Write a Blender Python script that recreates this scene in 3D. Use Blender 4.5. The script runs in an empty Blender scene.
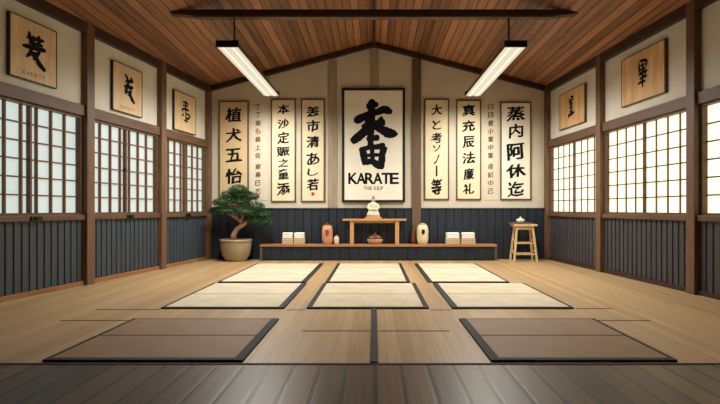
import bpy, bmesh, math, random
from mathutils import Vector, Matrix, noise
random.seed(7)
C = bpy.context.scene.collection
PI = math.pi
S = bpy.context.scene

# ---------------------------------------------------------------- camera, world, exposure
H, F, U0, V0 = 1.2, 500.0, 374.0, 209.0        # eye height, focal length in px, vanishing point
cam = bpy.data.cameras.new('camera'); cam.lens = F/720*36; cam.sensor_width = 36
cam.shift_x = -(U0-360)/720; cam.shift_y = (V0-202)/720; cam.clip_start = .02
co = bpy.data.objects.new('camera', cam); C.objects.link(co)
co.location = (0, 0, H); co.rotation_euler = (PI/2, 0, 0); S.camera = co
S.view_settings.view_transform = 'Standard'; S.view_settings.look = 'None'
S.view_settings.gamma = 1; S.view_settings.use_curve_mapping = False
S.view_settings.exposure = 0.0
LEFT_PANE, RIGHT_PANE, TUBE = 0.80, 1.65, 1.0
LAMP_WATT = 152
w = bpy.data.worlds.new('world'); S.world = w; w.use_nodes = True
w.node_tree.nodes['Background'].inputs[0].default_value = (.62, .74, .9, 1)
w.node_tree.nodes['Background'].inputs[1].default_value = .35

# ---------------------------------------------------------------- materials
def lin(c):
    return tuple(((v/255)/12.92 if v/255 <= .04045 else ((v/255+.055)/1.055)**2.4) for v in c)
class NT:
    def __init__(s, name):
        s.m = bpy.data.materials.new(name); s.m.use_nodes = True
        s.t = s.m.node_tree; s.p = s.t.nodes['Principled BSDF']
    def n(s, typ, **k):
        o = s.t.nodes.new(typ)
        for a, b in k.items(): setattr(o, a, b)
        return o
    def l(s, a, b): s.t.links.new(a, b)
    def math(s, op, a, b=None):
        o = s.n('ShaderNodeMath', operation=op)
        for i, v in enumerate((a, b)):
            if v is None: continue
            if isinstance(v, (int, float)): o.inputs[i].default_value = v
            else: s.l(v, o.inputs[i])
        return o.outputs[0]
    def coord(s, scale=(1, 1, 1)):
        tc = s.n('ShaderNodeTexCoord'); mp = s.n('ShaderNodeMapping'); mp.inputs['Scale'].default_value = scale
        s.l(tc.outputs['Object'], mp.inputs[0]); return mp.outputs[0]
    def noise(s, vec, scale, detail=4, rough=.55):
        o = s.n('ShaderNodeTexNoise'); o.inputs['Scale'].default_value = scale
        o.inputs['Detail'].default_value = detail; o.inputs['Roughness'].default_value = rough
        s.l(vec, o.inputs['Vector']); return o.outputs[0]
    def ramp(s, fac, stops):
        o = s.n('ShaderNodeValToRGB'); e = o.color_ramp.elements
        while len(e) < len(stops): e.new(.5)
        for i, (p, c) in enumerate(stops): e[i].position = p; e[i].color = (*c, 1)
        s.l(fac, o.inputs[0]); return o.outputs[0]
    def mix(s, fac, a, b, mode='MIX'):
        o = s.n('ShaderNodeMix', data_type='RGBA', blend_type=mode)
        for sock, v in ((o.inputs[0], fac), (o.inputs[6], a), (o.inputs[7], b)):
            if isinstance(v, (int, float)): sock.default_value = v
            elif isinstance(v, tuple): sock.default_value = (*v, 1)
            else: s.l(v, sock)
        return o.outputs[2]
    def bump(s, h, strength=.2, dist=.01):
        b = s.n('ShaderNodeBump'); b.inputs['Strength'].default_value = strength
        b.inputs['Distance'].default_value = dist; s.l(h, b.inputs['Height']); s.l(b.outputs[0], s.p.inputs['Normal'])
def col(c, k): return tuple(min(1, v*k) for v in c)
def plain(name, rgb, rough=.6, var=.18, scale=9, stretch=(1, 1, 1), bump=.15, metal=0, spec=.5):
    m = NT(name); c = lin(rgb); v = m.coord(stretch); nz = m.noise(v, scale)
    m.l(m.ramp(nz, [(.25, col(c, 1-var)), (.75, col(c, 1+var))]), m.p.inputs['Base Color'])
    m.p.inputs['Roughness'].default_value = rough; m.p.inputs['Metallic'].default_value = metal
    m.p.inputs['Specular IOR Level'].default_value = spec
    if bump: m.bump(m.noise(v, scale*6), bump, .004)
    return m.m
def planks(name, dark, light, width, rough, line=.05, linecol=(.01, .006, .004), grain=(14, .5, 14), bump=.35, spec=.5, rv=.1, pv=.35, blen=0, axis='X'):
    m = NT(name); tc = m.n('ShaderNodeTexCoord'); sp = m.n('ShaderNodeSeparateXYZ'); m.l(tc.outputs['Object'], sp.inputs[0])
    u = m.math('DIVIDE', sp.outputs[axis], width); fl = m.math('FLOOR', u); fr = m.math('FRACT', u)
    wn = m.n('ShaderNodeTexWhiteNoise', noise_dimensions='2D'); cb = m.n('ShaderNodeCombineXYZ')
    m.l(fl, cb.inputs[0])
    edge = m.math('MINIMUM', fr, m.math('SUBTRACT', 1, fr))
    if blen:
        wn0 = m.n('ShaderNodeTexWhiteNoise', noise_dimensions='1D'); m.l(fl, wn0.inputs['W'])
        v = m.math('ADD', m.math('DIVIDE', sp.outputs['Y'], blen), m.math('MULTIPLY', wn0.outputs[0], 7))
        m.l(m.math('FLOOR', v), cb.inputs[1]); fv = m.math('FRACT', v)
        ev = m.math('MULTIPLY', m.math('MINIMUM', fv, m.math('SUBTRACT', 1, fv)), blen/width)
        edge = m.math('MINIMUM', edge, ev)
    m.l(cb.outputs[0], wn.inputs['Vector'])
    vec = m.n('ShaderNodeVectorMath', operation='ADD'); m.l(m.coord(grain), vec.inputs[0])
    sc = m.n('ShaderNodeVectorMath', operation='SCALE'); sc.inputs[3].default_value = 17; m.l(wn.outputs['Color'], sc.inputs[0]); m.l(sc.outputs[0], vec.inputs[1])
    g = m.noise(vec.outputs[0], 1.6, 6, .65)
    t = m.math('ADD', m.math('MULTIPLY', g, .75), m.math('MULTIPLY', wn.outputs[0], pv))
    c = m.ramp(t, [(.3, lin(dark)), (.8, lin(light))])
    le = m.math('SMOOTH_MIN', m.math('DIVIDE', edge, line), 1.0)
    le = m.math('MINIMUM', m.math('DIVIDE', edge, line), 1.0)
    m.l(m.mix(le, linecol, c), m.p.inputs['Base Color'])
    m.l(m.math('ADD', m.math('MULTIPLY', g, rv), rough-rv/2), m.p.inputs['Roughness'])
    m.p.inputs['Specular IOR Level'].default_value = spec
    m.bump(m.math('ADD', m.math('MULTIPLY', g, .25), le), bump, .004)
    return m.m
def emit(name, rgb, strength, base=(120, 118, 110), grain=None):
    m = NT(name); m.p.inputs['Base Color'].default_value = (*lin(base), 1); m.p.inputs['Roughness'].default_value = .7
    c = lin(rgb)
    if grain:
        nz = m.noise(m.coord((1, 1, 1)), grain, 3); m.l(m.ramp(nz, [(.3, col(c, .86)), (.7, c)]), m.p.inputs['Emission Color'])
    else: m.p.inputs['Emission Color'].default_value = (*c, 1)
    m.p.inputs['Emission Strength'].default_value = strength
    return m.m
def tatami(name, rgb):
    m = NT(name); c = lin(rgb); v = m.coord((1, 1, 1))
    wv = m.n('ShaderNodeTexWave', wave_type='BANDS', bands_direction='Y'); wv.inputs['Scale'].default_value = 28
    wv.inputs['Distortion'].default_value = .6; m.l(v, wv.inputs['Vector'])
    wx = m.n('ShaderNodeTexWave', wave_type='BANDS', bands_direction='X'); wx.inputs['Scale'].default_value = 14; m.l(v, wx.inputs['Vector'])
    h = m.math('ADD', m.math('MULTIPLY', wv.outputs[1], .6), m.math('MULTIPLY', wx.outputs[1], .4))
    b = m.ramp(m.noise(v, 3, 5), [(.3, col(c, .84)), (.7, col(c, 1.1))])
    m.l(m.mix(h, m.mix(1.0, b, (.8, .78, .74), 'MULTIPLY'), b), m.p.inputs['Base Color'])
    m.p.inputs['Roughness'].default_value = .62; m.bump(h, .25, .003); return m.m
M = {}
M['plaster'] = plain('plaster', (226, 222, 208), .9, .07, 1.6, bump=.08)
M['plaster_back'] = plain('plaster_back', (208, 199, 180), .9, .08, 1.3, bump=.08)
M['post'] = plain('post_wood', (110, 82, 60), .5, .35, 5, (6, 6, .6))
M['rail'] = plain('rail_wood', (98, 72, 52), .5, .35, 3, (3, .4, 6))
M['darkbeam'] = plain('dark_beam_wood', (58, 34, 26), .5, .35, 3, (1, 1, 5))
M['greybrown'] = plain('grey_brown_wood', (160, 146, 122), .7, .2, 3, (5, 5, .5))
M['browngrey'] = plain('umber_wood', (104, 84, 64), .7, .2, 3, (5, 5, .5))
M['basewood'] = plain('base_rail_wood', (150, 108, 66), .5, .25, 4, (1, .3, 1))
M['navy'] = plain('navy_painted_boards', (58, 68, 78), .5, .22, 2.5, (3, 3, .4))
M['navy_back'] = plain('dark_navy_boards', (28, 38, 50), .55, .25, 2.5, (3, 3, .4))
M['navy_warmlit'] = plain('navy_boards_warm_light', (62, 62, 68), .5, .22, 2.5, (3, 3, .4))  # right wall's navy boards, with the warm brown light put into the colour
M['ceiling'] = planks('ceiling_planks', (96, 62, 42), (190, 134, 94), .15, .5, .11, lin((44, 24, 16)), (9, .35, 9), .4)
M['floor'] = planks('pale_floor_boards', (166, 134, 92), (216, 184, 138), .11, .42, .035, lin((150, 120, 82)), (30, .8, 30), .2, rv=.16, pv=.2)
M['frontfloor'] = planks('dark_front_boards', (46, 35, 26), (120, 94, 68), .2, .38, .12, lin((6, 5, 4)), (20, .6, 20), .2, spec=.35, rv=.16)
M['rear'] = plain('light_cutting_rear_boards', (50, 38, 30), .7, .2, 3)  # unseen wall behind the camera, kept dark to cut light on the foreground
M['tatami'] = tatami('pale_tatami', (228, 216, 188))
M['tatami_brown'] = tatami('brown_tatami', (160, 128, 96))
M['seam'] = plain('straw_seam', (158, 136, 100), .8, .15, 20)
M['seam_brown'] = plain('dark_seam', (74, 58, 44), .8, .15, 20)
M['edge'] = plain('black_cloth_border', (22, 24, 26), .75, .2, 30)
M['joint'] = plain('dark_joint', (46, 34, 26), .7, .2, 6)
M['pane_left'] = emit('cool_shoji_paper', (222, 238, 232), LEFT_PANE, grain=1.2)
M['pane_right'] = emit('warm_shoji_paper', (255, 241, 203), RIGHT_PANE, grain=1.2)
M['lattice_left'] = plain('lattice_wood_left', (120, 82, 54), .55, .2, 6)
M['lattice_right'] = plain('lattice_wood_right', (112, 92, 64), .55, .2, 6)
M['iron'] = plain('black_iron', (18, 17, 17), .45, .2, 20, metal=.3)
M['ink'] = plain('black_ink', (14, 14, 20), .8, .2, 30, bump=0, spec=.2)
M['inkbrown'] = plain('faded_brown_ink', (112, 80, 48), .85, .2, 30, bump=0)
M['inkolive'] = plain('faded_olive_ink', (104, 94, 58), .85, .2, 30, bump=0)
M['seal'] = plain('red_seal_ink', (176, 66, 48), .8, .2, 30, bump=0)
M['paper'] = plain('cream_paper', (232, 216, 182), .85, .06, 4, bump=.05)
M['paper_tan'] = plain('tan_paper', (214, 186, 142), .85, .08, 4, bump=.05)
M['paper_white'] = plain('ivory_paper', (242, 237, 220), .85, .04, 3, bump=.05)
M['paper_strip'] = plain('faint_paper', (214, 204, 182), .9, .06, 4, bump=.05)
M['frame_brown'] = plain('brown_frame_wood', (96, 74, 48), .5, .2, 8)
M['frame_black'] = plain('black_frame_wood', (30, 26, 24), .45, .2, 8)
M['board'] = plain('pale_plaque_board', (228, 200, 158), .6, .16, 3, (3, 1, .7))
M['board_orange'] = plain('amber_plaque_board', (222, 182, 130), .6, .3, 2.2, (3, 1, .7))
M['benchtop'] = plain('bench_top_wood', (176, 124, 82), .45, .2, 4, (.5, 4, 4))
M['oak'] = plain('light_table_wood', (206, 158, 104), .45, .2, 5, (1, 4, 4))
M['stool'] = plain('blond_stool_wood', (224, 192, 146), .5, .2, 5, (4, 4, .8))
M['white_cloth'] = plain('white_towel', (248, 245, 236), .95, .06, 30, bump=.5)
M['beige_cloth'] = plain('beige_towel', (206, 186, 152), .95, .08, 30, bump=.5)
M['terracotta'] = plain('pale_terracotta', (206, 158, 116), .5, .14, 6)
M['cream_glaze'] = plain('cream_glaze', (236, 218, 184), .35, .08, 6)
M['brown_glaze'] = plain('brown_glaze', (112, 66, 40), .4, .2, 6)
M['pot'] = plain('olive_tan_glaze', (164, 148, 120), .4, .16, 5, (1, 1, 3))
M['soil'] = plain('soil', (52, 40, 28), .95, .3, 30)
M['bark'] = plain('bonsai_bark', (188, 142, 116), .8, .3, 14, (1, 1, .4), bump=.6)
M['leaf'] = plain('pine_needles', (46, 82, 44), .6, .5, 7, bump=0)
M['porcelain'] = plain('porcelain', (226, 226, 200), .3, .06, 8)
M['skin'] = plain('figurine_face', (214, 180, 150), .5, .05, 8, bump=0)
M['hair'] = plain('black_hair', (24, 22, 24), .5, .2, 20)
M['pink_base'] = plain('rose_wood_base', (202, 150, 118), .5, .1, 8)
M['metal_brown'] = plain('bronze_metal', (120, 84, 58), .4, .1, 8, metal=.3)
M['lamp_white'] = plain('white_enamel', (236, 232, 218), .35, .03, 8, bump=0)
M['tube'] = emit('fluorescent_tube', (255, 246, 226), TUBE)
M['diffuser'] = emit('lamp_diffuser', (250, 240, 214), .68, (140, 136, 120))
M['tray'] = plain('slate_tray', (112, 104, 98), .5, .15, 8)

# ---------------------------------------------------------------- mesh helpers
class MB:
    def __init__(s): s.b = bmesh.new()
    def hexa(s, v):     # 8 corners: bottom ring then top ring
        vs = [s.b.verts.new(p) for p in v]
        for f in ((0, 3, 2, 1), (4, 5, 6, 7), (0, 1, 5, 4), (1, 2, 6, 5), (2, 3, 7, 6), (3, 0, 4, 7)):
            s.b.faces.new([vs[i] for i in f])
        return s
    def box(s, x0, x1, y0, y1, z0, z1):
        return s.hexa([(x0, y0, z0), (x1, y0, z0), (x1, y1, z0), (x0, y1, z0), (x0, y0, z1), (x1, y0, z1), (x1, y1, z1), (x0, y1, z1)])
    def beam(s, p0, p1, wx, wy, k=1.0):   # square bar between two points, k = taper at the far end
        p0, p1 = Vector(p0), Vector(p1); d = (p1-p0).normalized()
        a = d.cross(Vector((0, 1, 0)));
        if a.length < .1: a = d.cross(Vector((1, 0, 0)))
        a.normalize(); b = d.cross(a).normalized()
        r = [(-1, -1), (1, -1), (1, 1), (-1, 1)]
        return s.hexa([p0+a*i*wx/2+b*j*wy/2 for i, j in r]+[p1+(a*i*wx/2+b*j*wy/2)*k for i, j in r])
    def tube(s, pts, rad, n=8, cap=True):
        pts = [Vector(p) for p in pts]; rings = []
        if not hasattr(rad, '__len__'): rad = [rad]*len(pts)
        up = Vector((.13, .9, .31))
        for i, p in enumerate(pts):
            d = (pts[min(i+1, len(pts)-1)]-pts[max(i-1, 0)]).normalized()
            a = d.cross(up).normalized(); b = d.cross(a)
            rings.append([s.b.verts.new(p+(a*math.cos(t)+b*math.sin(t))*rad[i]) for t in [2*PI*k/n for k in range(n)]])
        for i in range(len(pts)-1):
            for k in range(n): s.b.faces.new([rings[i][k], rings[i][(k+1) % n], rings[i+1][(k+1) % n], rings[i+1][k]])
        if cap: s.b.faces.new(rings[0]); s.b.faces.new(rings[-1])
        return s
    def lathe(s, prof, n=28, cx=0, cy=0, sx=1, sy=1, wob=None):
        rings = []
        for r, z in prof:
            if r < 1e-5: rings.append([s.b.verts.new((cx, cy, z))]); continue
            rings.append([s.b.verts.new((cx+r*sx*math.cos(2*PI*k/n), cy+r*sy*math.sin(2*PI*k/n), z)) for k in range(n)])
        for a, b in zip(rings, rings[1:]):
            for k in range(n):
                q = [a[k % len(a)], a[(k+1) % len(a)], b[(k+1) % len(b)], b[k % len(b)]]
                u = []
                for v in q:
                    if v not in u: u.append(v)
                if len(u) > 2:
                    try: s.b.faces.new(u)
                    except ValueError: pass
        if len(rings[0]) > 2: s.b.faces.new(rings[0])
        if len(rings[-1]) > 2: s.b.faces.new(rings[-1])
        return s
    def sphere(s, c, r, seg=16, rings=10):
        prof = [(math.sin(PI*i/rings), -math.cos(PI*i/rings)) for i in range(rings+1)]
        m = MB(); m.lathe([(max(0, a) if 0 < i < rings else 0, z) for i, (a, z) in enumerate(prof)], seg)
        mp = {}
        for v in m.b.verts: mp[v] = s.b.verts.new((c[0]+v.co.x*r[0], c[1]+v.co.y*r[1], c[2]+v.co.z*r[2]))
        for f in m.b.faces: s.b.faces.new([mp[v] for v in f.verts])
        m.b.free(); return s
    def prism(s, poly, y0, y1):      # x,z outline pushed along y
        a = [s.b.verts.new((x, y0, z)) for x, z in poly]; b = [s.b.verts.new((x, y1, z)) for x, z in poly]
        s.b.faces.new(a); s.b.faces.new(b[::-1]); n = len(poly)
        for i in range(n): s.b.faces.new([a[i], b[i], b[(i+1) % n], a[(i+1) % n]])
        return s
    def build(s, name, mat, parent=None, smooth=False, bevel=0, structure=False):
        bmesh.ops.recalc_face_normals(s.b, faces=s.b.faces)
        me = bpy.data.meshes.new(name); s.b.to_mesh(me); s.b.free()
        me.materials.append(M[mat])
        if smooth: me.polygons.foreach_set('use_smooth', [True]*len(me.polygons))
        o = bpy.data.objects.new(name, me); C.objects.link(o); o.parent = parent
        if bevel:
            bv = o.modifiers.new('bevel', 'BEVEL'); bv.width = bevel; bv.segments = 2; bv.limit_method = 'ANGLE'
        if structure: o['kind'] = 'structure'
        return o
def thing(name, label, cat, loc=(0, 0, 0), rot=0, group=None):
    o = bpy.data.objects.new(name, None); C.objects.link(o); o.empty_display_size = .1
    o.location = loc; o.rotation_euler = (0, 0, rot); o['label'] = label; o['category'] = cat
    if group: o['group'] = group
    return o
def tag(o, label, cat, group=None):
    o['label'] = label; o['category'] = cat
    if group: o['group'] = group
    return o
def dup(root, loc, label, rot=None):
    r = root.copy(); C.objects.link(r); r.location = loc; r['label'] = label
    if rot is not None: r.rotation_euler = (0, 0, rot)
    for ch in list(root.children):
        c = ch.copy(); C.objects.link(c); c.parent = r
        for g in list(ch.children):
            d = g.copy(); C.objects.link(d); d.parent = c
    return r

# ---------------------------------------------------------------- lettering
def glyph(ch):
    cu = bpy.data.curves.new('ink', 'FONT'); cu.body = ch; cu.size = 1; cu.resolution_u = 3
    o = bpy.data.objects.new('ink', cu); C.objects.link(o)
    me = bpy.data.meshes.new_from_object(o.evaluated_get(bpy.context.evaluated_depsgraph_get()))
    vs = [v.co.copy() for v in me.vertices]; fs = [tuple(p.vertices) for p in me.polygons]
    bpy.data.objects.remove(o); bpy.data.curves.remove(cu); bpy.data.meshes.remove(me)
    return vs, fs
def put_glyph(mb, ch, cx, cz, w, h, y, bold=.02, brush=1.0, fit=True):
    """a character centred at (cx, cz) filling w x h, lying in the x-z plane at depth y, facing -y"""
    vs, fs = glyph(ch)
    if not vs: return
    x0, x1 = min(v.x for v in vs), max(v.x for v in vs); z0, z1 = min(v.y for v in vs), max(v.y for v in vs)
    if not fit: x0, x1, z0, z1 = 0, 1, -.12, .88
    sh = .10*brush; sd = random.random()*50
    W0, H0 = max(x1-x0, .35 if fit else .01), max(z1-z0, .2)
    nib = [(0, 0)]+([(math.cos(t)*bold*1.25, math.sin(t)*bold*.8) for t in [2*PI*k/8+.4 for k in range(8)]] if bold else [])
    for q, (ox, oz) in enumerate(nib):     # the nib of the brush widens every stroke
        out = []
        for v in vs:
            a = (v.x-(x0+x1)/2)/W0; b = (v.y-(z0+z1)/2)/H0
            nx = noise.noise(Vector((v.x*2.3+sd, v.y*2.3, 0)))*.09*brush; nz = noise.noise(Vector((v.x*2.3, v.y*2.3+sd, 7)))*.09*brush
            out.append(mb.b.verts.new((cx+(a+nx+ox+oz*.4)*w, y-q*.00004, cz+(b+nz+a*sh+oz+ox*.3)*h)))
        for f in fs:
            try: mb.b.faces.new([out[i] for i in f])
            except ValueError: pass
def brush(mb, pts, y, n=10):
    """one brush stroke: (x, z, width) control points, rounded ends, ragged edge"""
    P = []
    m = len(pts)
    for i in range(m-1):
        p0, p1, p2, p3 = [Vector(pts[max(0, min(m-1, i+k))]) for k in (-1, 0, 1, 2)]
        for k in range(n):
            t = k/n
            P.append(.5*((2*p1)+(p2-p0)*t+(2*p0-5*p1+4*p2-p3)*t*t+(3*p1-p0-3*p2+p3)*t**3))
    P.append(Vector(pts[-1]))
    L, R = [], []
    for i, p in enumerate(P):
        d = P[min(i+1, len(P)-1)]-P[max(i-1, 0)]; d = Vector((d.x, d.y)).normalized(); nr = Vector((-d.y, d.x))
        e = min(i, len(P)-1-i)/3.0; e = min(1, .45+.55*math.sqrt(min(1, e)))
        wl = p.z/2*e*(1+.16*noise.noise(Vector((p.x*40, p.y*40, 1)))); wr = p.z/2*e*(1+.16*noise.noise(Vector((p.x*40, p.y*40, 9))))
        L.append(mb.b.verts.new((p.x+nr.x*wl, y, p.y+nr.y*wl))); R.append(mb.b.verts.new((p.x-nr.x*wr, y, p.y-nr.y*wr)))
    for i in range(len(P)-1): mb.b.faces.new([L[i], R[i], R[i+1], L[i+1]])

# ---------------------------------------------------------------- room geometry
YB, YF = 12.0, -1.2
EAVE, RIDGE = 4.12, 5.2
def XL(s): return -3.984-.151*(YB-s)
def XR(s): return 4.176+.078*(YB-s)
def wp(side, s, n, z): return (XL(s)+n, s, z) if side == 'left' else (XR(s)-n, s, z)
def wbox(mb, side, s0, s1, n0, n1, z0, z1):
    mb.hexa([wp(side, s0, n0, z0), wp(side, s1, n0, z0), wp(side, s1, n1, z0), wp(side, s0, n1, z0),
             wp(side, s0, n0, z1), wp(side, s1, n0, z1), wp(side, s1, n1, z1), wp(side, s0, n1, z1)])
def ZS(y): return 600.0/(y-V0)              # depth of a floor line seen at picture row y
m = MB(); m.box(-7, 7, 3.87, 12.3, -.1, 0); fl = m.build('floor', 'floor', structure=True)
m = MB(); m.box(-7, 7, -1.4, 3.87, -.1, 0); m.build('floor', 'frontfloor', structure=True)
m = MB(); m.box(XL(3.87)+.1, XR(3.87)-.1, 3.85, 3.885, -.01, .004); m.build('trim_1', 'edge', structure=True)
m = MB()
for y, x0, x1 in ((309.5, 96, 160), (308.5, 576, 612), (320.5, 60, 132), (320.5, 587, 650), (331, 302, 371), (331, 378, 450), (310, 286, 305), (310, 431, 452)):
    s = ZS(y); m.box((x0-U0)*s/F, (x1-U0)*s/F, s-.012, s+.012, -.01, .0025)
m.build('floor_joint', 'joint', fl)
m = MB(); m.box(.004, .024, 2.4, 3.85, -.01, .002); m.build('floor_joint', 'edge', fl)
# back wall and rear wall
def gable(mb, y, y0, y1, xl, xr): mb.prism([(xl, -.05), (xr, -.05), (xr, EAVE+.05), (0, RIDGE+.05), (xl, EAVE+.05)], y0, y1)
m = MB(); gable(m, YB, YB, YB+.15, XL(YB)-.3, XR(YB)+.3); wall_back = m.build('wall_back', 'plaster_back', structure=True)
m = MB(); gable(m, YF, YF-.15, YF, XL(YF)-.3, XR(YF)+.3); m.build('wall_rear', 'rear', structure=True)
# side walls: plaster above the header, solid base behind the boards
POST = {'left': [11.93, 9.99, 7.95, 5.90, 3.86, 1.82, -.22], 'right': [11.93, 9.54, 7.06, 4.58, 2.10, -.38]}
ZT0, ZT1 = 2.66, 2.83        # header beam
ZB0, ZB1 = 1.03, 1.11        # sill rail
walls = {}
for side in ('left', 'right'):
    m = MB(); wbox(m, side, YF, YB, -.14, 0, ZT0, EAVE+.06); wbox(m, side, YF, YB, -.14, 0, -.05, ZB1)
    last = 5.90 if side == 'left' else -.38
    wbox(m, side, YF, last, -.14, 0, ZB1, ZT0)
    walls[side] = W = m.build('wall_'+side, 'plaster', structure=True)
    pw = .085
    for s in POST[side]:
        m = MB(); wbox(m, side, s-pw, min(s+pw, YB), 0, .10, 0, EAVE); m.build('post', 'post', W, bevel=.008)
    ps = POST[side]
    for a, b in zip(ps[1:], ps):
        s0, s1 = a+pw, b-pw
        m = MB(); wbox(m, side, s0, s1, 0, .06, ZT0, ZT1); m.build('header_beam', 'rail', W, bevel=.006)
        m = MB(); wbox(m, side, s0, s1, 0, .065, ZB0, ZB1); m.build('sill_rail', 'rail', W, bevel=.005)
        m = MB(); wbox(m, side, s0, s1, 0, .10, 3.98, EAVE+.02); m.build('eave_beam', 'darkbeam', W, bevel=.006)
        m = MB(); wbox(m, side, s0, s1, 0, .05, 0, .07); m.build('base_rail', 'basewood' if side == 'left' else 'darkbeam', W, bevel=.005)
        m = MB(); wbox(m, side, s0, s1, 0, .008, .07, ZB0); n = round((s1-s0)/.128); st = (s1-s0)/n
        for i in range(n): wbox(m, side, s0+i*st+.022, s0+(i+1)*st-.022, .008, .022, .07, ZB0)
        m.build('wainscot', 'navy' if side == 'left' else 'navy_warmlit', W, bevel=.004)
# shoji windows
wn = 0
for side, rows, cols, pm, lm in (('left', 6, 7, 'pane_left', 'lattice_left'), ('right', 6, 8, 'pane_right', 'lattice_right')):
    ps = POST[side]
    for a, b in zip(ps[1:], ps):
        if a < (5.8 if side == 'left' else -1): continue  # nearest right bay is out of view, its window added for more daylight
        wn += 1; s0, s1 = a+.085, b-.085
        m = MB(); wbox(m, side, s0-.05, s1+.05, -.07, -.06, ZB1-.02, ZT0+.02); win = m.build('window_%d' % wn, pm, structure=True)
        m = MB(); fw = .045
        for q0, q1 in ((s0, s0+fw), (s1-fw, s1)): wbox(m, side, q0, q1, -.055, .02, ZB1, ZT0)
        wbox(m, side, s0+fw, s1-fw, -.055, .02, ZB1, ZB1+.035); wbox(m, side, s0+fw, s1-fw, -.055, .02, ZT0-.035, ZT0)
        mid = (s0+s1)/2; mw = .018 if side == 'left' else .009; wbox(m, side, mid-mw, mid+mw, -.055, .0, ZB1+.035, ZT0-.035)
        m.build('window_frame', 'rail', win)
        m = MB(); bw = .011; dp = -.015 if side == 'left' else -.035
        a0, a1 = s0+fw, s1-fw
        for i in range(1, cols):
            q = a0+(a1-a0)*i/cols
            if abs(q-mid) > .03: wbox(m, side, q-bw, q+bw, -.055, dp, ZB1+.035, ZT0-.035)
        m.build('window_lattice', lm, win)
        m = MB()
        for j in range(1, rows):
            q = ZB1+.035+(ZT0-ZB1-.07)*j/rows; wbox(m, side, a0, a1, -.058, dp-.012, q-bw, q+bw)
        m.build('window_lattice', lm, win)
        if side == 'left':
            m = MB(); wbox(m, side, mid-.09, mid+.09, .065, .085, ZB0+.01, ZB1-.015); wbox(m, side, mid-.03, mid+.03, .085, .1, ZB0+.02, ZB1-.025)
            m.build('window_latch', 'iron', win)
            if wn == 2:
                m = MB(); wbox(m, side, mid-.06, mid, -.015, .01, 1.88, 1.93); m.build('window_pull', 'iron', win)
# ceiling: two boarded slopes
for side in ('left', 'right'):
    m = MB(); X = XL if side == 'left' else XR; sg = -1 if side == 'left' else 1
    N = 11; y0, y1 = YF-.1, YB+.1
    for i in range(N):
        a, b = y0+(y1-y0)*i/N, y0+(y1-y0)*(i+1)/N
        q = [(0, a, RIDGE), (0, b, RIDGE), (X(b)+sg*.1, b, EAVE-.02), (X(a)+sg*.1, a, EAVE-.02)]
        m.hexa(q+[(x, y, z+.08) for x, y, z in q])
    bmesh.ops.remove_doubles(m.b, verts=m.b.verts, dist=1e-5)
    m.build('ceiling', 'ceiling', structure=True)
m = MB(); m.beam((0, YF, RIDGE-.03), (0, YB, RIDGE-.03), .14, .06); m.build('ceiling_ridge', 'darkbeam', structure=True)
m = MB()
for X, sg in ((XL(YB), -1), (XR(YB), 1)):
    q = [(0, RIDGE-.01), (X, EAVE-.01), (X, EAVE-.12), (0, RIDGE-.125)]; m.prism(q, YB-.1, YB-.001)
m.build('wall_trim', 'darkbeam', wall_back)
for px0, px1, z0, mt in ((328, 337, 1.22, 'greybrown'), (370, 379, 1.22, 'greybrown'), (412, 421, 0, 'browngrey')):
    m = MB(); a, b = (px0-U0)*.024, (px1-U0)*.024
    t = RIDGE-.115-1.08*max(abs(a), abs(b))/4.05
    m.box(a, b, YB-(.05 if z0 == 0 else .02), YB, z0, t); m.build('post', mt, wall_back)
# back wainscot
def back_boards(x0, x1):
    m = MB(); m.box(x0, x1, YB-.012, YB, 0, 1.2); n = round((x1-x0)/.2); st = (x1-x0)/n
    for i in range(n): m.box(x0+i*st+.012, x0+(i+1)*st-.012, YB-.035, YB-.012, 0, 1.19)
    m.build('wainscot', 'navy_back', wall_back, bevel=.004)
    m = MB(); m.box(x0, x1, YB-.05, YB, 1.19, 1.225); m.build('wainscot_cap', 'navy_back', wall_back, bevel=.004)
back_boards(XL(YB)+.1, (412-U0)*.024); back_boards((421-U0)*.024, XR(YB)-.1)

# tie beam under the ceiling
BY, BZ = 8.2, 4.40
tb = thing('tie_beam', 'long dark brown timber beam with tapered ends spanning under the boarded ceiling', 'beam', (0, BY, BZ))
m = MB()
for sg in (-1, 1):
    q = [(0, -.055), (0, .05), (sg*2.95, .05), (sg*3.32, .0), (sg*3.32, -.02), (sg*2.95, -.055)]
    m.prism(q, -.07, .07)
m.build('beam', 'darkbeam', tb, bevel=.008)
m = MB(); m.box(-2.95, 2.95, -.06, .06, -.075, -.055); m.build('lit_edge_strip', 'rail', tb)  # lighter strip stands in for light caught on the beam's bottom edge

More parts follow.
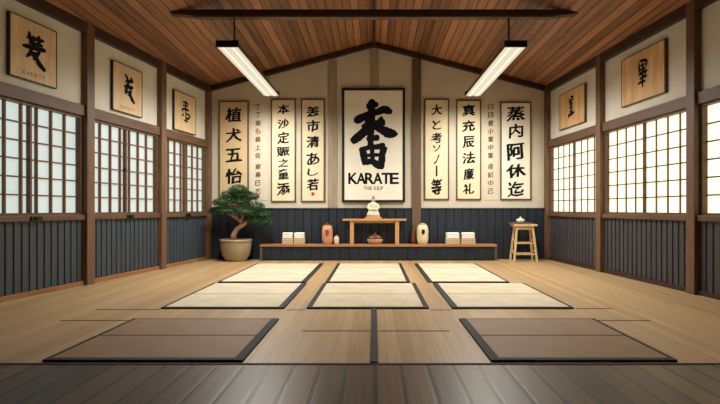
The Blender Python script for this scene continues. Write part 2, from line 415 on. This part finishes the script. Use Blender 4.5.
# hanging fluorescent lamps
def lamp(x, label):
    L, Wd = 3.4, .34; zb = 3.73
    t = thing('hanging_lamp', label, 'lamp', (x, 7.78, zb), 0, 'fluorescent lamps hung from the tie beam')
    h = Wd/2
    m = MB()
    for sg in (-1, 1): m.prism([(sg*h, 0), (sg*(h-.012), 0), (sg*(h-.04), .075), (sg*(h-.028), .075)], .03, L-.03)
    m.prism([(-h+.028, .072), (h-.028, .072), (h-.028, .092), (-h+.028, .092)], .03, L-.03)
    m.build('housing', 'metal_brown', t)
    m = MB(); m.box(-h+.012, h-.012, .03, L-.03, -.004, .01); m.build('diffuser', 'diffuser', t)
    for cx in (-.075, .075):
        m = MB(); m.tube([(cx, .03, .0), (cx, L-.03, .0)], .02, 12); m.build('tube', 'tube', t, smooth=True)
    for y0, y1, lo in ((0, .03, -.008), (L-.03, L, .0)):
        m = MB(); m.box(-h-.008, h+.008, y0, y1, lo, .098); m.build('end_cap', 'iron', t, bevel=.008)
    m = MB(); m.tube([(0, BY-7.78, .092), (0, BY-7.78, BZ-.075-zb)], .014, 8); m.build('rod', 'iron', t)
    cz = RIDGE-1.08*abs(x)/4.2-zb
    m = MB(); m.tube([(0, 3.15, .092), (0, 3.15, cz)], .003, 6); m.build('wire', 'iron', t)
    for k in range(5):
        li = bpy.data.lights.new('lamp_light', 'SPOT'); li.spot_size = math.radians(178); li.spot_blend = 1.0; li.shadow_soft_size = 0
        li.energy = LAMP_WATT; li.color = (1, .96, .88)
        o = bpy.data.objects.new('lamp_light', li); C.objects.link(o); o.parent = t; o.location = (0, .3+k*(L-.6)/4, -.03)
    return t
lamp(-2.29, 'long white fluorescent lamp hanging on the left above the bonsai side')
lamp(2.21, 'long white fluorescent lamp hanging on the right near the stool side')

# ---------------------------------------------------------------- tatami mats
def mat(x0, x1, splits, brown, thick, label):
    y0, y1 = splits[0], splits[-1]; cx = (x0+x1)/2
    t = thing('tatami_mat', label, 'mat', (cx, y0, 0), 0, 'tatami mats laid on the floor')
    wl, wr = thick; a, b = x0-cx, x1-cx; h = .016; D = y1-y0
    for p, q in zip(splits, splits[1:]):
        m = MB(); m.box(a+wl, b-wr, p-y0+(.06 if p == y0 else .013), q-y0-(.02 if q == y1 else .013), 0, h); m.build('panel', 'tatami_brown' if brown else 'tatami', t, bevel=.003)
    m = MB(); m.box(a, b, 0, .06, 0, h+.002); m.build('border', 'edge', t)
    m = MB(); m.box(a+wl, b-wr, D-.02, D, 0, h); m.build('border', 'edge', t)
    for p in splits[1:-1]:
        m = MB(); m.box(a+wl, b-wr, p-y0-.013, p-y0+.013, 0, h+.001); m.build('seam', 'seam_brown' if brown else 'seam', t)
    for p, q in ((a, a+wl), (b-wr, b)):
        m = MB(); m.box(p, q, .06, D, 0, h+.002); m.build('side_border', 'edge', t)
THK, THN = .075, .03
r1 = [3.92, 4.69, 5.41]; r2 = [6.0, 6.98, 8.0]; r3 = [8.12, 9.1, 10.1, 10.9]
mat(-2.6, -1.03, r1, True, (THN, THK), 'brown two-panel tatami mat in the nearest row, left of centre')
mat(.92, 2.38, r1, True, (THK, THN), 'brown two-panel tatami mat in the nearest row, right of centre')
mat(-2.56, -1.08, r2, False, (THN, THK), 'pale tatami mat in the middle row, leftmost')
mat(-.81, .66, r2, False, (.06, .06), 'pale tatami mat in the middle row at the head of the black strip')
mat(.94, 2.4, r2, False, (THK, THN), 'pale tatami mat in the middle row, rightmost')
mat(-2.54, -1.11, r3, False, (THN, THK), 'pale long tatami mat in the farthest row, leftmost, nearest the bonsai')
mat(-.79, .59, r3, False, (.06, .06), 'pale long tatami mat in the farthest row, in front of the low table')
mat(.88, 2.2, r3, False, (THK, THN), 'pale long tatami mat in the farthest row, rightmost, nearest the stool')
m = MB(); m.box(-.03, .032, 3.89, 5.99, 0, .012)
tag(m.build('floor_strip', 'edge'), 'narrow black strip running down the middle of the floor between the two brown mats', 'strip')

# ---------------------------------------------------------------- framed calligraphy on the back wall
K = .024
def bX(px): return (px-U0)*K
def bZ(py): return H+(V0-py)*K
def frame_set(t, w_, h_, fw, paper, frame, dep=.035):
    m = MB(); m.box(-w_/2+fw*.5, w_/2-fw*.5, -dep+.012, 0, -h_/2+fw*.5, h_/2-fw*.5); PP = m.build('paper', paper, t)
    m = MB()
    for x0, x1, z0, z1 in ((-w_/2, -w_/2+fw, -h_/2, h_/2), (w_/2-fw, w_/2, -h_/2, h_/2), (-w_/2+fw, w_/2-fw, h_/2-fw, h_/2), (-w_/2+fw, w_/2-fw, -h_/2, -h_/2+fw)):
        m.box(x0, x1, -dep, 0, z0, z1)
    m.build('frame', frame, t, bevel=.004)
    return PP
def banner(px0, px1, py0, py1, text, paper, label, cw, group='framed calligraphy banners on the back wall', tops=None, seal=None, bold=.031):
    cx, cz = (bX(px0)+bX(px1))/2, (bZ(py0)+bZ(py1))/2; w_, h_ = bX(px1)-bX(px0), bZ(py0)-bZ(py1)
    t = thing('calligraphy_banner', label, 'banner', (cx, YB-.001, cz), 0, group)
    pp = frame_set(t, w_, h_, .032, paper, 'frame_brown')
    m = MB()
    for ch, yc, hh, ww in tops:
        put_glyph(m, ch, 0, bZ(yc)-cz, ww*K, hh*K, -.026, bold)
    m.build('lettering', 'ink', pp)
    if seal:
        m = MB(); m.box(-.035, .035, -.0265, -.023, bZ(seal)-cz-.04, bZ(seal)-cz+.04); m.build('seal', 'seal', pp)
banner(219, 249, 101, 206, None, 'paper_tan', 'framed tan banner of large black characters behind the bonsai, leftmost on back wall', 0,
       tops=[('植', 115, 14, 15), ('犬', 135, 13, 15), ('五', 155, 12, 15), ('怡', 176, 14, 16), ('成', 196, 13, 15)])
banner(271, 296, 99, 202, None, 'paper', 'framed cream banner of seven black characters, left of the red-sealed banner', 0,
       tops=[('本', 109.5, 9.5, 11), ('沙', 124, 9, 11), ('定', 138, 11, 11), ('賑', 151.5, 9, 12), ('之', 163, 8, 10), ('童', 174, 10, 10), ('添', 189, 12, 12)])
banner(301, 325, 99, 202, None, 'paper', 'framed cream banner with a small red seal, next left of the big KARATE frame', 0,
       tops=[('恙', 111.5, 10, 12), ('市', 126, 11, 12), ('清', 142, 11, 12), ('あ', 159, 12, 12), ('し', 172, 7, 10), ('若', 184.5, 11, 11)], seal=194)
banner(424, 449, 99, 200, None, 'paper', 'framed cream banner of thin flowing characters, next right of the KARATE frame', 0,
       tops=[('大', 110, 10, 10), ('と', 125, 9, 8), ('考', 138, 10, 10), ('ソ', 148.5, 6, 7), ('ノ', 159.5, 9, 6), ('丨', 171, 10, 5), ('等', 187, 16, 10)], bold=.034)
banner(456, 481, 100, 200, None, 'paper', 'framed cream banner of six black characters, second right of the KARATE frame', 0,
       tops=[('真', 110.5, 11, 12), ('充', 126, 11, 12), ('辰', 142, 11, 11), ('法', 158, 11, 12), ('廉', 174, 11, 10), ('礼', 189, 10, 10)], bold=.034)
banner(500, 531, 102, 200, None, 'paper_white', 'framed ivory banner of five large characters above the stool, rightmost on back wall', 0,
       tops=[('蒸', 113.5, 14, 17), ('内', 131, 13, 13), ('阿', 151.5, 16, 17), ('休', 171, 13, 18), ('迄', 189, 14, 15)])
for a, b, mt, ink, txt, lab, cxx in ((250.5, 267.5, 'paper_strip', 'inkbrown', '丁丁簡も善上告章幕巳乞', 'narrow unframed paper strip of small brown writing between two left banners', 258),
                      (484, 497.5, 'paper_strip', 'inkolive', '日目書小葉中菓母記巾己', 'narrow unframed paper strip of small olive writing beside the rightmost banner', 490.5)):
    cx, cz = (bX(a)+bX(b))/2, bZ(150)
    t = thing('paper_strip', lab, 'banner', (cx, YB-.001, cz), 0, 'narrow unframed paper strips on the back wall')
    m = MB(); m.box((bX(a)-cx), (bX(b)-cx), -.008, 0, bZ(200)-cz, bZ(101)-cz); pp = m.build('paper', mt, t)
    m = MB()
    for i, ch in enumerate(txt): put_glyph(m, ch, bX(cxx)-cx, bZ(107+i*8.1+(3 if i > 6 else 0))-cz, 5.2*K, 5.4*K, -.0095, .03)
    m.build('lettering', ink, pp)

# the big frame
cx, cz = bX(373.5), bZ(145.5)
t = thing('karate_frame', 'large black-framed ivory poster with one huge brush character above the word KARATE', 'framed poster', (cx, YB-.021, cz))
pp = frame_set(t, 63*K, 114*K, .06, 'paper_white', 'frame_black', .045)
def q1(x, y): return (bX(338+x/6.31)-cx, bZ(86+y/6.31)-cz)
def q2(x, y): return (bX(338+x/6.73)-cx, bZ(146+y/6.73)-cz)
m = MB(); yy = -.0345; k = K/6.31
st = [
    [(210, 85, 18), (214, 110, 46), (212, 140, 40), (210, 200, 44), (208, 260, 46), (205, 330, 34), (207, 405, 34)],
    [(178, 134, 30), (215, 126, 34), (255, 116, 26)],
    [(100, 214, 22), (128, 214, 48), (185, 186, 36), (245, 168, 36), (290, 152, 44), (318, 160, 40), (342, 172, 16)],
    [(150, 262, 24), (190, 248, 34), (240, 236, 34), (298, 234, 42)],
    [(262, 200, 30), (278, 222, 26)],
    [(204, 255, 50), (165, 292, 48), (120, 330, 48), (84, 356, 34)],
    [(232, 258, 30), (270, 275, 44), (318, 298, 56), (355, 304, 40), (378, 306, 8)],
    [(180, 338, 26), (215, 332, 34), (262, 326, 32)],
    [(180, 290, 20), (182, 200, 24)]]
for s_ in st: brush(m, [(*q1(x, y), w_*k*1.14) for x, y, w_ in s_], yy); yy -= .00012
k2 = K/6.73
st = [
    [(150, 12, 24), (168, 40, 40), (176, 80, 40), (184, 130, 34)],
    [(160, 28, 30), (200, 14, 26), (260, 8, 30), (318, 2, 44)],
    [(312, 4, 42), (300, 50, 38), (294, 100, 40), (288, 158, 32)],
    [(232, -8, 30), (230, 50, 24), (236, 110, 26)],
    [(180, 70, 16), (230, 62, 22), (296, 62, 18)],
    [(184, 112, 36), (230, 106, 34), (262, 128, 40), (288, 148, 26)]]
for s_ in st: brush(m, [(*q2(x, y), w_*k2*1.2) for x, y, w_ in s_], yy); yy -= .00012
m.build('brush_character', 'ink', pp)
m = MB()
def word(mb, txt, x0, x1, z0, z1, y, bold, gap=.08):
    n = len(txt); adv = (x1-x0)/n
    wd = {'I': .3, ' ': .5}
    tot = sum(wd.get(c, 1) for c in txt); u = (x1-x0)/tot; x = x0
    for c in txt:
        w_ = wd.get(c, 1)*u
        if c != ' ': put_glyph(mb, c, x+w_/2, (z0+z1)/2, w_*(1-gap), z1-z0, y, bold, 0)
        x += w_
word(m, 'KARATE', bX(348.8)-cx, bX(398.4)-cx, bZ(183.8)-cz, bZ(173.3)-cz, -.035, .042, .0)
m.build('word', 'ink', pp)
m = MB(); word(m, 'THE KEIP', bX(363.5)-cx, bX(383.5)-cx, bZ(190)-cz, bZ(186.6)-cz, -.035, .02, .2)
m.build('small_word', 'inkbrown', pp)

# ---------------------------------------------------------------- square plaques on the side walls
PLQ = {     # brush characters: strokes in a box from -.5 to .5, third number the width
 'crossed': [[(-.22, .5, .05), (-.2, .36, .09), (-.14, .2, .09)], [(.16, .48, .06), (.2, .36, .09), (.16, .24, .08)], [(-.34, .3, .05), (0, .34, .08), (.42, .38, .07)],
    [(-.26, .17, .05), (.05, .2, .07), (.36, .22, .07)], [(-.04, .42, .07), (-.06, .2, .09), (-.08, .0, .09)], [(.14, .3, .05), (.16, .1, .06)],
    [(-.5, .02, .06), (-.2, .06, .1), (.2, .09, .09), (.48, .12, .1)], [(-.12, .0, .09), (-.2, -.14, .08), (-.36, -.27, .04)],
    [(-.18, -.1, .07), (.06, -.2, .1), (.2, -.34, .12), (.42, -.47, .09), (.46, -.5, .03)], [(.22, .04, .08), (.1, -.12, .08), (-.06, -.28, .06)], [(-.1, -.08, .06), (.2, -.06, .06)]],
 'braided': [[(-.3, .5, .05), (-.15, .4, .09), (-.1, .26, .08)], [(.1, .44, .06), (.28, .34, .09)], [(-.28, .24, .06), (.1, .3, .09), (.36, .34, .06)],
    [(.05, .34, .07), (-.08, .16, .09), (-.25, .04, .07)], [(-.38, .04, .06), (0, .08, .1), (.34, .1, .08)], [(-.12, .06, .09), (-.24, -.1, .09), (-.2, -.22, .06)],
    [(.1, .08, .08), (.14, -.1, .08), (.1, -.2, .07)], [(-.3, -.12, .06), (.2, -.09, .07)], [(.0, -.1, .08), (.2, -.3, .11), (.44, -.46, .08)], [(-.1, -.22, .06), (.1, -.2, .06)]],
 'slender': [[(0, .5, .05), (.04, .3, .07), (.0, .1, .07), (.04, -.1, .07), (.02, -.48, .06)], [(-.35, .4, .04), (.1, .42, .07), (.3, .36, .05)], [(-.3, .26, .05), (.25, .3, .07)],
    [(-.4, .08, .05), (0, .14, .08), (.4, .1, .06)], [(-.35, .1, .05), (-.3, -.04, .06)], [(.1, -.04, .07), (.42, -.1, .07), (.3, -.24, .07), (.0, -.26, .06)], [(-.15, -.08, .06), (-.4, -.22, .05)], [(-.2, -.36, .05), (.3, -.38, .06)]],
 'ladder': [[(-.3, .5, .06), (.2, .46, .08), (.42, .38, .07), (.34, .22, .07)], [(-.34, .46, .06), (-.3, .2, .08), (-.2, .05, .07)], [(-.25, .32, .06), (.3, .32, .06)], [(-.25, .17, .06), (.34, .18, .07)],
    [(.02, .4, .07), (.04, .1, .08), (.0, -.2, .08), (.04, -.5, .05)], [(-.4, .0, .06), (.1, .05, .09), (.5, .06, .06)], [(-.3, -.16, .06), (.1, -.12, .08), (.45, -.14, .06)], [(.3, .05, .06), (.3, -.14, .06)], [(-.45, -.3, .06), (0, -.27, .08), (.3, -.3, .06)]],
 'crown': [[(-.1, .5, .06), (.3, .44, .08), (.2, .3, .08)], [(-.2, .44, .07), (-.25, .26, .08), (.2, .26, .07)], [(-.15, .35, .06), (.2, .35, .06)], [(.04, .3, .08), (-.02, .1, .09), (.04, -.12, .09), (.0, -.36, .08)],
    [(-.3, .12, .06), (.3, .14, .08)], [(-.32, -.04, .06), (.3, -.0, .08)], [(-.5, -.36, .08), (-.1, -.34, .1), (.5, -.28, .09)], [(-.3, -.2, .07), (.3, -.18, .08)], [(-.4, -.36, .08), (-.3, -.48, .07)]]}
def plaque(side, px0, px1, z0, z1, ch, board, label, gs, word_=None, dx=0, gw=.6, frame='frame_black'):
    def sof(px): return 5.796/((374-px)/500+.151) if side == 'left' else 5.112/((px-374)/500+.078)
    s0, s1 = sorted((sof(px0), sof(px1))); sm = (s0+s1)/2; zc = (z0+z1)/2
    rot = PI/2-math.atan(.151) if side == 'left' else -PI/2+math.atan(.078)
    p = wp(side, sm, .002, zc)
    t = thing('wall_plaque', label, 'plaque', p, rot, 'square wooden plaques on the side walls')
    w_ = (s1-s0)*1.005; h_ = z1-z0
    m = MB(); m.box(-w_/2+.008, w_/2-.008, -.045, 0, -h_/2+.008, h_/2-.008); pp = m.build('board', board, t, bevel=.003)
    m = MB(); f = .013
    for x0, x1, a, b in ((-w_/2, -w_/2+f, -h_/2, h_/2), (w_/2-f, w_/2, -h_/2, h_/2), (-w_/2+f, w_/2-f, h_/2-f, h_/2), (-w_/2+f, w_/2-f, -h_/2, -h_/2+f)):
        m.box(x0, x1, -.052, 0, a, b)
    m.build('frame', frame, t, bevel=.003)
    m = MB()
    yy = -.0475
    for st_ in PLQ[ch]:
        brush(m, [(dx+x*gs*gw, .02+z*gs, w_*gs*1.45) for x, z, w_ in st_], yy, 6); yy -= .0001
    m.build('lettering', 'ink', pp)
    if word_:
        m = MB(); word(m, word_, -w_*.26, w_*.24, -h_/2+.07, -h_/2+.125, -.0475, .0, .35); m.build('small_word', 'inkbrown', pp)
plaque('left', 6, 54, 2.955, 3.79, 'crossed', 'board', 'tan wooden plaque with a bold black character over small lettering, nearest on left wall', .48, 'KARETT', .0, .85)
plaque('left', 110, 140, 2.90, 3.75, 'braided', 'board', 'tan wooden plaque with a black character, middle of the three on left wall', .5, 'KARATT', .02, .75)
plaque('left', 172, 194, 2.87, 3.70, 'slender', 'board', 'tan wooden plaque with a narrow black character, farthest on left wall near the corner', .5, None, 0, .8)
plaque('right', 624, 668, 2.99, 3.82, 'ladder', 'board_orange', 'amber wood-grained plaque with a slim black character, nearer one on right wall', .46, None, .02, .6, 'frame_brown')
plaque('right', 561, 587, 2.97, 3.76, 'crown', 'board_orange', 'amber wooden plaque with a black character, farther one on right wall near the corner', .46, None, .0, .62, 'frame_brown')

# ---------------------------------------------------------------- bench and what stands on it
BF = 11.6; BTOP = .375
x0, x1 = (260-U0)*BF/F, (497-U0)*BF/F; bc = (x0+x1)/2
b = thing('bench', 'long low dark bench with a warm wood top along the back wall', 'bench', (bc, BF, 0))
hw = (x1-x0)/2
m = MB(); m.box(-hw, hw, -.02, .34, BTOP-.05, BTOP); m.build('top', 'benchtop', b, bevel=.006)
m = MB(); n = 24; st_ = (2*hw-.1)/n; m.box(-hw+.05, hw-.05, .03, .05, 0, BTOP-.05)
for i in range(n): m.box(-hw+.05+i*st_+.006, -hw+.05+(i+1)*st_-.006, .015, .03, .03, BTOP-.055)
m.build('front_panel', 'navy_back', b)
for sg in (-1, 1):
    m = MB(); m.box(*sorted((sg*hw-sg*.05, sg*hw)), 0, .33, 0, BTOP-.05); m.build('end_panel', 'browngrey', b)
TY = 11.78; kk = TY/F
def tX(px): return (px-U0)*kk
TZ = H-(218.8-V0)*kk
t = thing('altar_table', 'small light wood table with two legs standing on the middle of the bench', 'table', (tX(374), TY, BTOP))
tt = TZ-BTOP
m = MB(); m.box(tX(343), tX(406), -.13, .13, tt-.045, tt); m.build('tabletop', 'oak', t, bevel=.008)
m = MB(); m.box(tX(352), tX(397), -.02, .02, tt-.10, tt-.045); m.build('apron', 'oak', t)
for a in (352, 397):
    for yq in (-.1, .06):
        m = MB(); m.box(tX(a)-.045, tX(a)+.045, yq, yq+.04, 0, tt-.045); m.build('leg', 'oak', t, bevel=.005)
# figurine
t = thing('figurine', 'small white robed figurine with dark hair standing on the light wood table', 'figurine', (tX(373.3), TY, TZ))
m = MB(); m.lathe([(.2, 0), (.2, .03), (.15, .06), (.12, .075)], 24, sx=1, sy=.55); m.build('pedestal', 'pink_base', t, smooth=False)
m = MB(); m.lathe([(.15, .07), (.155, .1), (.13, .16), (.10, .22), (.085, .26), (.095, .31), (.10, .345), (.07, .38), (.035, .395), (.03, .42)], 20, sx=1, sy=.6); m.build('robe', 'porcelain', t, smooth=True)
m = MB()
for sg in (-1, 1): m.tube([(sg*.085, 0, .35), (sg*.125, -.02, .27), (sg*.08, -.07, .22), (sg*.015, -.09, .235)], [.03, .042, .035, .016], 10)
m.build('sleeve', 'porcelain', t, smooth=True)
m = MB(); m.sphere((0, -.005, .445), (.04, .042, .05)); m.sphere((0, -.048, .443), (.007, .008, .01), 8, 6); hd = m.build('head', 'skin', t, smooth=True)
m = MB(); m.sphere((0, .008, .462), (.043, .044, .042)); m.sphere((0, .005, .515), (.02, .02, .022), 10, 8); m.build('hair', 'hair', hd, smooth=True)
# lidded bowl
t = thing('lidded_bowl', 'brown domed lidded bowl under the small table', 'bowl', (tX(375), TY+.0, BTOP))
m = MB(); m.lathe([(.1, 0), (.15, .02), (.185, .09), (.19, .115), (.16, .115)], 26, sy=.6); m.build('bowl', 'terracotta', t, smooth=True)
m = MB(); m.lathe([(.185, .115), (.16, .16), (.11, .2), (.05, .222), (.022, .228), (.025, .25), (.03, .262), (0, .27)], 26, sy=.6); m.build('lid', 'brown_glaze', t, smooth=True)
# vases
def vase(px, w_, h_, mt, label, neck=True, sy=1, grp='vases on the bench'):
    t = thing('vase', label, 'vase', (tX(px), TY-.02, BTOP), 0, grp)
    r = w_/2
    m = MB(); m.lathe([(r*.72, 0), (r*.8, .01), (r, h_*.25), (r*1.02, h_*.7), (r*.9, h_*.93), (r*.7, h_), (r*.55, h_), (r*.55, h_*.9)], 26); m.build('body', mt, t, smooth=True)
    return t
v1 = vase(327.5, .25, .44, 'terracotta', 'pale terracotta vase with a red-brown mark, left of the small table')
m = MB(); m.lathe([(.085, .44), (.09, .455), (.05, .475), (.02, .48), (.02, .5), (0, .505)], 20); m.build('lid', 'brown_glaze', v1, smooth=True)
def mark(par, r, zc, w_, h_, mt, ch):
    m = MB(); sm = MB(); put_glyph(m, ch, 0, zc, w_, h_, 0, .05, 1)
    for v in m.b.verts:
        a = v.co.x/r; v.co = Vector((math.sin(a)*r, -math.cos(a)*r, v.co.z))
    sm.b.free(); m.build('mark', mt, par)
mark(v1, .131, .27, .09, .15, 'seal', '寿')
v2 = vase(422.5, .27, .45, 'cream_glaze', 'cream vase with a small black mark, right of the small table')
m = MB(); m.lathe([(.09, .45), (.095, .465), (.05, .485), (.02, .49), (0, .5)], 20); m.build('lid', 'terracotta', v2, smooth=True)
mark(v2, .141, .29, .08, .12, 'ink', '寿')
t = thing('vase', 'dark brown vase half hidden behind the cream vase', 'vase', (tX(414.0), TY+.09, BTOP), 0, 'vases on the bench')
m = MB(); m.lathe([(.05, 0), (.068, .05), (.07, .2), (.055, .34), (.05, .36), (.03, .36)], 20); m.build('body', 'brown_glaze', t, smooth=True)
t = thing('jar', 'tiny pale jar beside the terracotta vase', 'jar', (tX(336.5), TY, BTOP))
m = MB(); m.lathe([(.05, 0), (.062, .02), (.064, .14), (.05, .17)], 20); m.build('body', 'cream_glaze', t, smooth=True)
m = MB(); m.lathe([(.05, .17), (.045, .19), (.015, .205), (0, .21)], 20); m.build('lid', 'pink_base', t, smooth=True)
# folded towels
def towel(mt, w_, d, h_):
    m = MB(); n = 3
    for i in range(n):
        z0 = h_*i/n; r = h_/n/2*1.04; prof = []
        for a in range(9): th = -PI/2+PI*a/8; prof.append((d/2-r+r*math.cos(th), z0+h_/n/2+r*math.sin(th)))
        for a in range(9): th = PI/2+PI*a/8; prof.append((-d/2+r+r*math.cos(th), z0+h_/n/2+r*math.sin(th)))
        k0 = [m.b.verts.new((-w_/2, y, max(z, 0))) for y, z in prof]; k1 = [m.b.verts.new((w_/2, y, max(z, 0))) for y, z in prof]
        m.b.faces.new(k0); m.b.faces.new(k1[::-1])
        for q in range(len(prof)): m.b.faces.new([k0[q], k0[(q+1) % len(prof)], k1[(q+1) % len(prof)], k1[q]])
    return m.build('towel', mt, smooth=False, bevel=.012)
TG = 'folded towels stacked on the bench'
tw = .255; th1, th2 = .15, .14
low = towel('beige_cloth', tw, .2, th1); up = towel('white_cloth', tw-.01, .2, th2)
first = True
for px, nm in ((288.2, 'outer stack at the left end of the bench'), (299.7, 'left-side stack nearer the terracotta vase'), (452.3, 'right-side stack nearer the cream vase'), (467.6, 'outer stack at the right end of the bench')):
    a = low if first else low.copy(); u = up if first else up.copy()
    if not first: C.objects.link(a); C.objects.link(u)
    wide = 1.0 if px < 400 else 1.3
    a.location = (tX(px), TY-.02, BTOP); u.location = (tX(px), TY-.02, BTOP+th1+.002)
    a.scale = (wide, 1, .9); u.scale = (wide*.93, 1, .95); u.location.z = BTOP+th1*.9+.003
    tag(a, 'beige folded towel, bottom of the '+nm, 'towel', TG); tag(u, 'white folded towel, top of the '+nm, 'towel', TG)
    first = False

# ---------------------------------------------------------------- stool
SY = 11.55; ks = SY/F
sx = (523-U0)*ks
t = thing('stool', 'tall blond wood stool standing at the right end of the back wall', 'stool', (sx, SY, 0))
SH = .86
m = MB(); m.box(-.25, .29, -.16, .16, SH-.06, SH-.01); m.build('seat', 'stool', t, bevel=.01)
m = MB(); m.box(-.2, .22, -.12, .12, SH-.13, SH-.06); m.build('apron', 'stool', t)
for sg in (-1, 1):
    for yq in (-1, 1):
        m = MB(); m.beam((sg*.26+.01, yq*.17, 0), (sg*.18+.01, yq*.10, SH-.06), .045, .045); m.build('leg', 'stool', t, bevel=.004)
for z, e in ((.17, .245), (.42, .222)):
    for yq in (-1, 1):
        m = MB(); m.beam((-e+.01, yq*(.17-.07*z/.8), z), (e+.01, yq*(.17-.07*z/.8), z), .035, .025); m.build('rung', 'stool', t)
    for sg in (-1, 1):
        m = MB(); m.beam((sg*e+.01, -.15, z+.06), (sg*e+.01, .15, z+.06), .03, .025); m.build('rung', 'stool', t)
tr = thing('tray', 'dark flat tray lying on top of the tall stool', 'tray', (sx-.08, SY, SH-.01))
m = MB(); m.box(-.2, .2, -.13, .13, 0, .012); m.build('foot', 'tray', tr)
m = MB(); m.box(-.22, .22, -.15, .15, .012, .035); m.build('board', 'tray', tr, bevel=.006)
bw = thing('teapot', 'small pale lidded pot on the tray on the stool', 'pot', (sx-.06, SY, SH+.0255))
m = MB(); m.lathe([(.05, 0), (.09, .025), (.1, .06), (.07, .085), (.05, .09)], 20); m.build('body', 'porcelain', bw, smooth=True)
m = MB(); m.lathe([(.055, .09), (.035, .105), (.012, .11), (.015, .135), (0, .14)], 16); m.build('lid', 'porcelain', bw, smooth=True)

# ---------------------------------------------------------------- bonsai
PY = 11.59; kp = PY/F; pxx = (236-U0)*kp
pot = thing('plant_pot', 'wide olive-tan ceramic bowl pot on the floor in the left back corner', 'pot', (pxx, PY, 0))
m = MB(); m.lathe([(.2, 0), (.22, 0), (.24, .03), (.3, .12), (.34, .26), (.352, .4), (.355, .45), (.37, .46), (.37, .50), (.35, .505), (.325, .49), (.315, .41)], 36); m.build('bowl', 'pot', pot, smooth=True)
m = MB(); m.lathe([(.315, .435), (.25, .455), (0, .468)], 30); m.build('soil', 'soil', pot, smooth=True)
bon = thing('bonsai_tree', 'bonsai pine with layered green foliage growing from the olive-tan bowl pot', 'tree', (pxx, PY, .47))
def q(px, py, dy=0): return ((px-236)*kp, dy, H-(py-V0)*kp-.47)
m = MB()
m.tube([q(233, 240), q(234, 234), q(237, 229), q(243, 225, -.03), (q(247, 222, -.04))], [.085, .06, .052, .05, .04], 12)
m.build('trunk', 'bark', bon, smooth=True)
br = [[q(243, 225, -.03), q(238, 219, 0), q(232, 213, .02), q(228, 207, 0)], [q(246, 223, -.04), q(252, 218, 0), q(260, 219, -.05)],
      [q(241, 223), q(243, 213, .03), q(240, 200, .05), q(238, 192, 0)], [q(238, 219), q(228, 214, .06), q(220, 211, .05)], [q(243, 213, .03), q(250, 206, -.05), q(255, 203, -.1)]]
for p in br:
    m = MB(); n = len(p); m.tube(p, [.036-.024*i/(n-1) for i in range(n)], 8); m.build('branch', 'bark', bon, smooth=True)
pads = [(240, 190, 10, 5), (230, 196, 10, 5), (250, 197, 10, 5), (224, 203, 9, 4.5), (240, 202, 12, 5), (256, 207, 10, 5), (228, 211, 12, 4.5), (217, 211, 8, 3.5),
        (247, 212, 12, 5), (262, 215, 10, 5), (256, 221, 12, 5.5), (266, 222, 7, 4), (243, 195, 12, 5)]
rnd = random.Random(3)
for px, py, rx, rz in pads:
    c = Vector(q(px, py, rnd.uniform(-.2, .02))); RX, RZ = rx*kp*.95, rz*kp*.95; RY = RX*.7
    m = MB(); m.sphere(c, (RX*.72, RY*.72, RZ*.55), 12, 8)
    for i in range(520):
        a = rnd.uniform(0, 2*PI); zz = rnd.uniform(-.75, 1); rr = math.sqrt(max(0, 1-zz*zz))*rnd.uniform(.7, 1.0)
        p = c+Vector((rr*math.cos(a)*RX, rr*math.sin(a)*RY, zz*RZ*rnd.uniform(.7, 1)))
        d = (Vector(((p-c).x/RX, (p-c).y/RY, (p-c).z/RZ+.5))+Vector([rnd.uniform(-.6, .6) for _ in range(3)])).normalized()
        sd = d.cross(Vector([rnd.uniform(-1, 1) for _ in range(3)])).normalized()*.008; L = rnd.uniform(.035, .065)
        m.b.faces.new([m.b.verts.new(p-sd), m.b.verts.new(p+sd), m.b.verts.new(p+d*L)])
    m.build('foliage', 'leaf', bon)
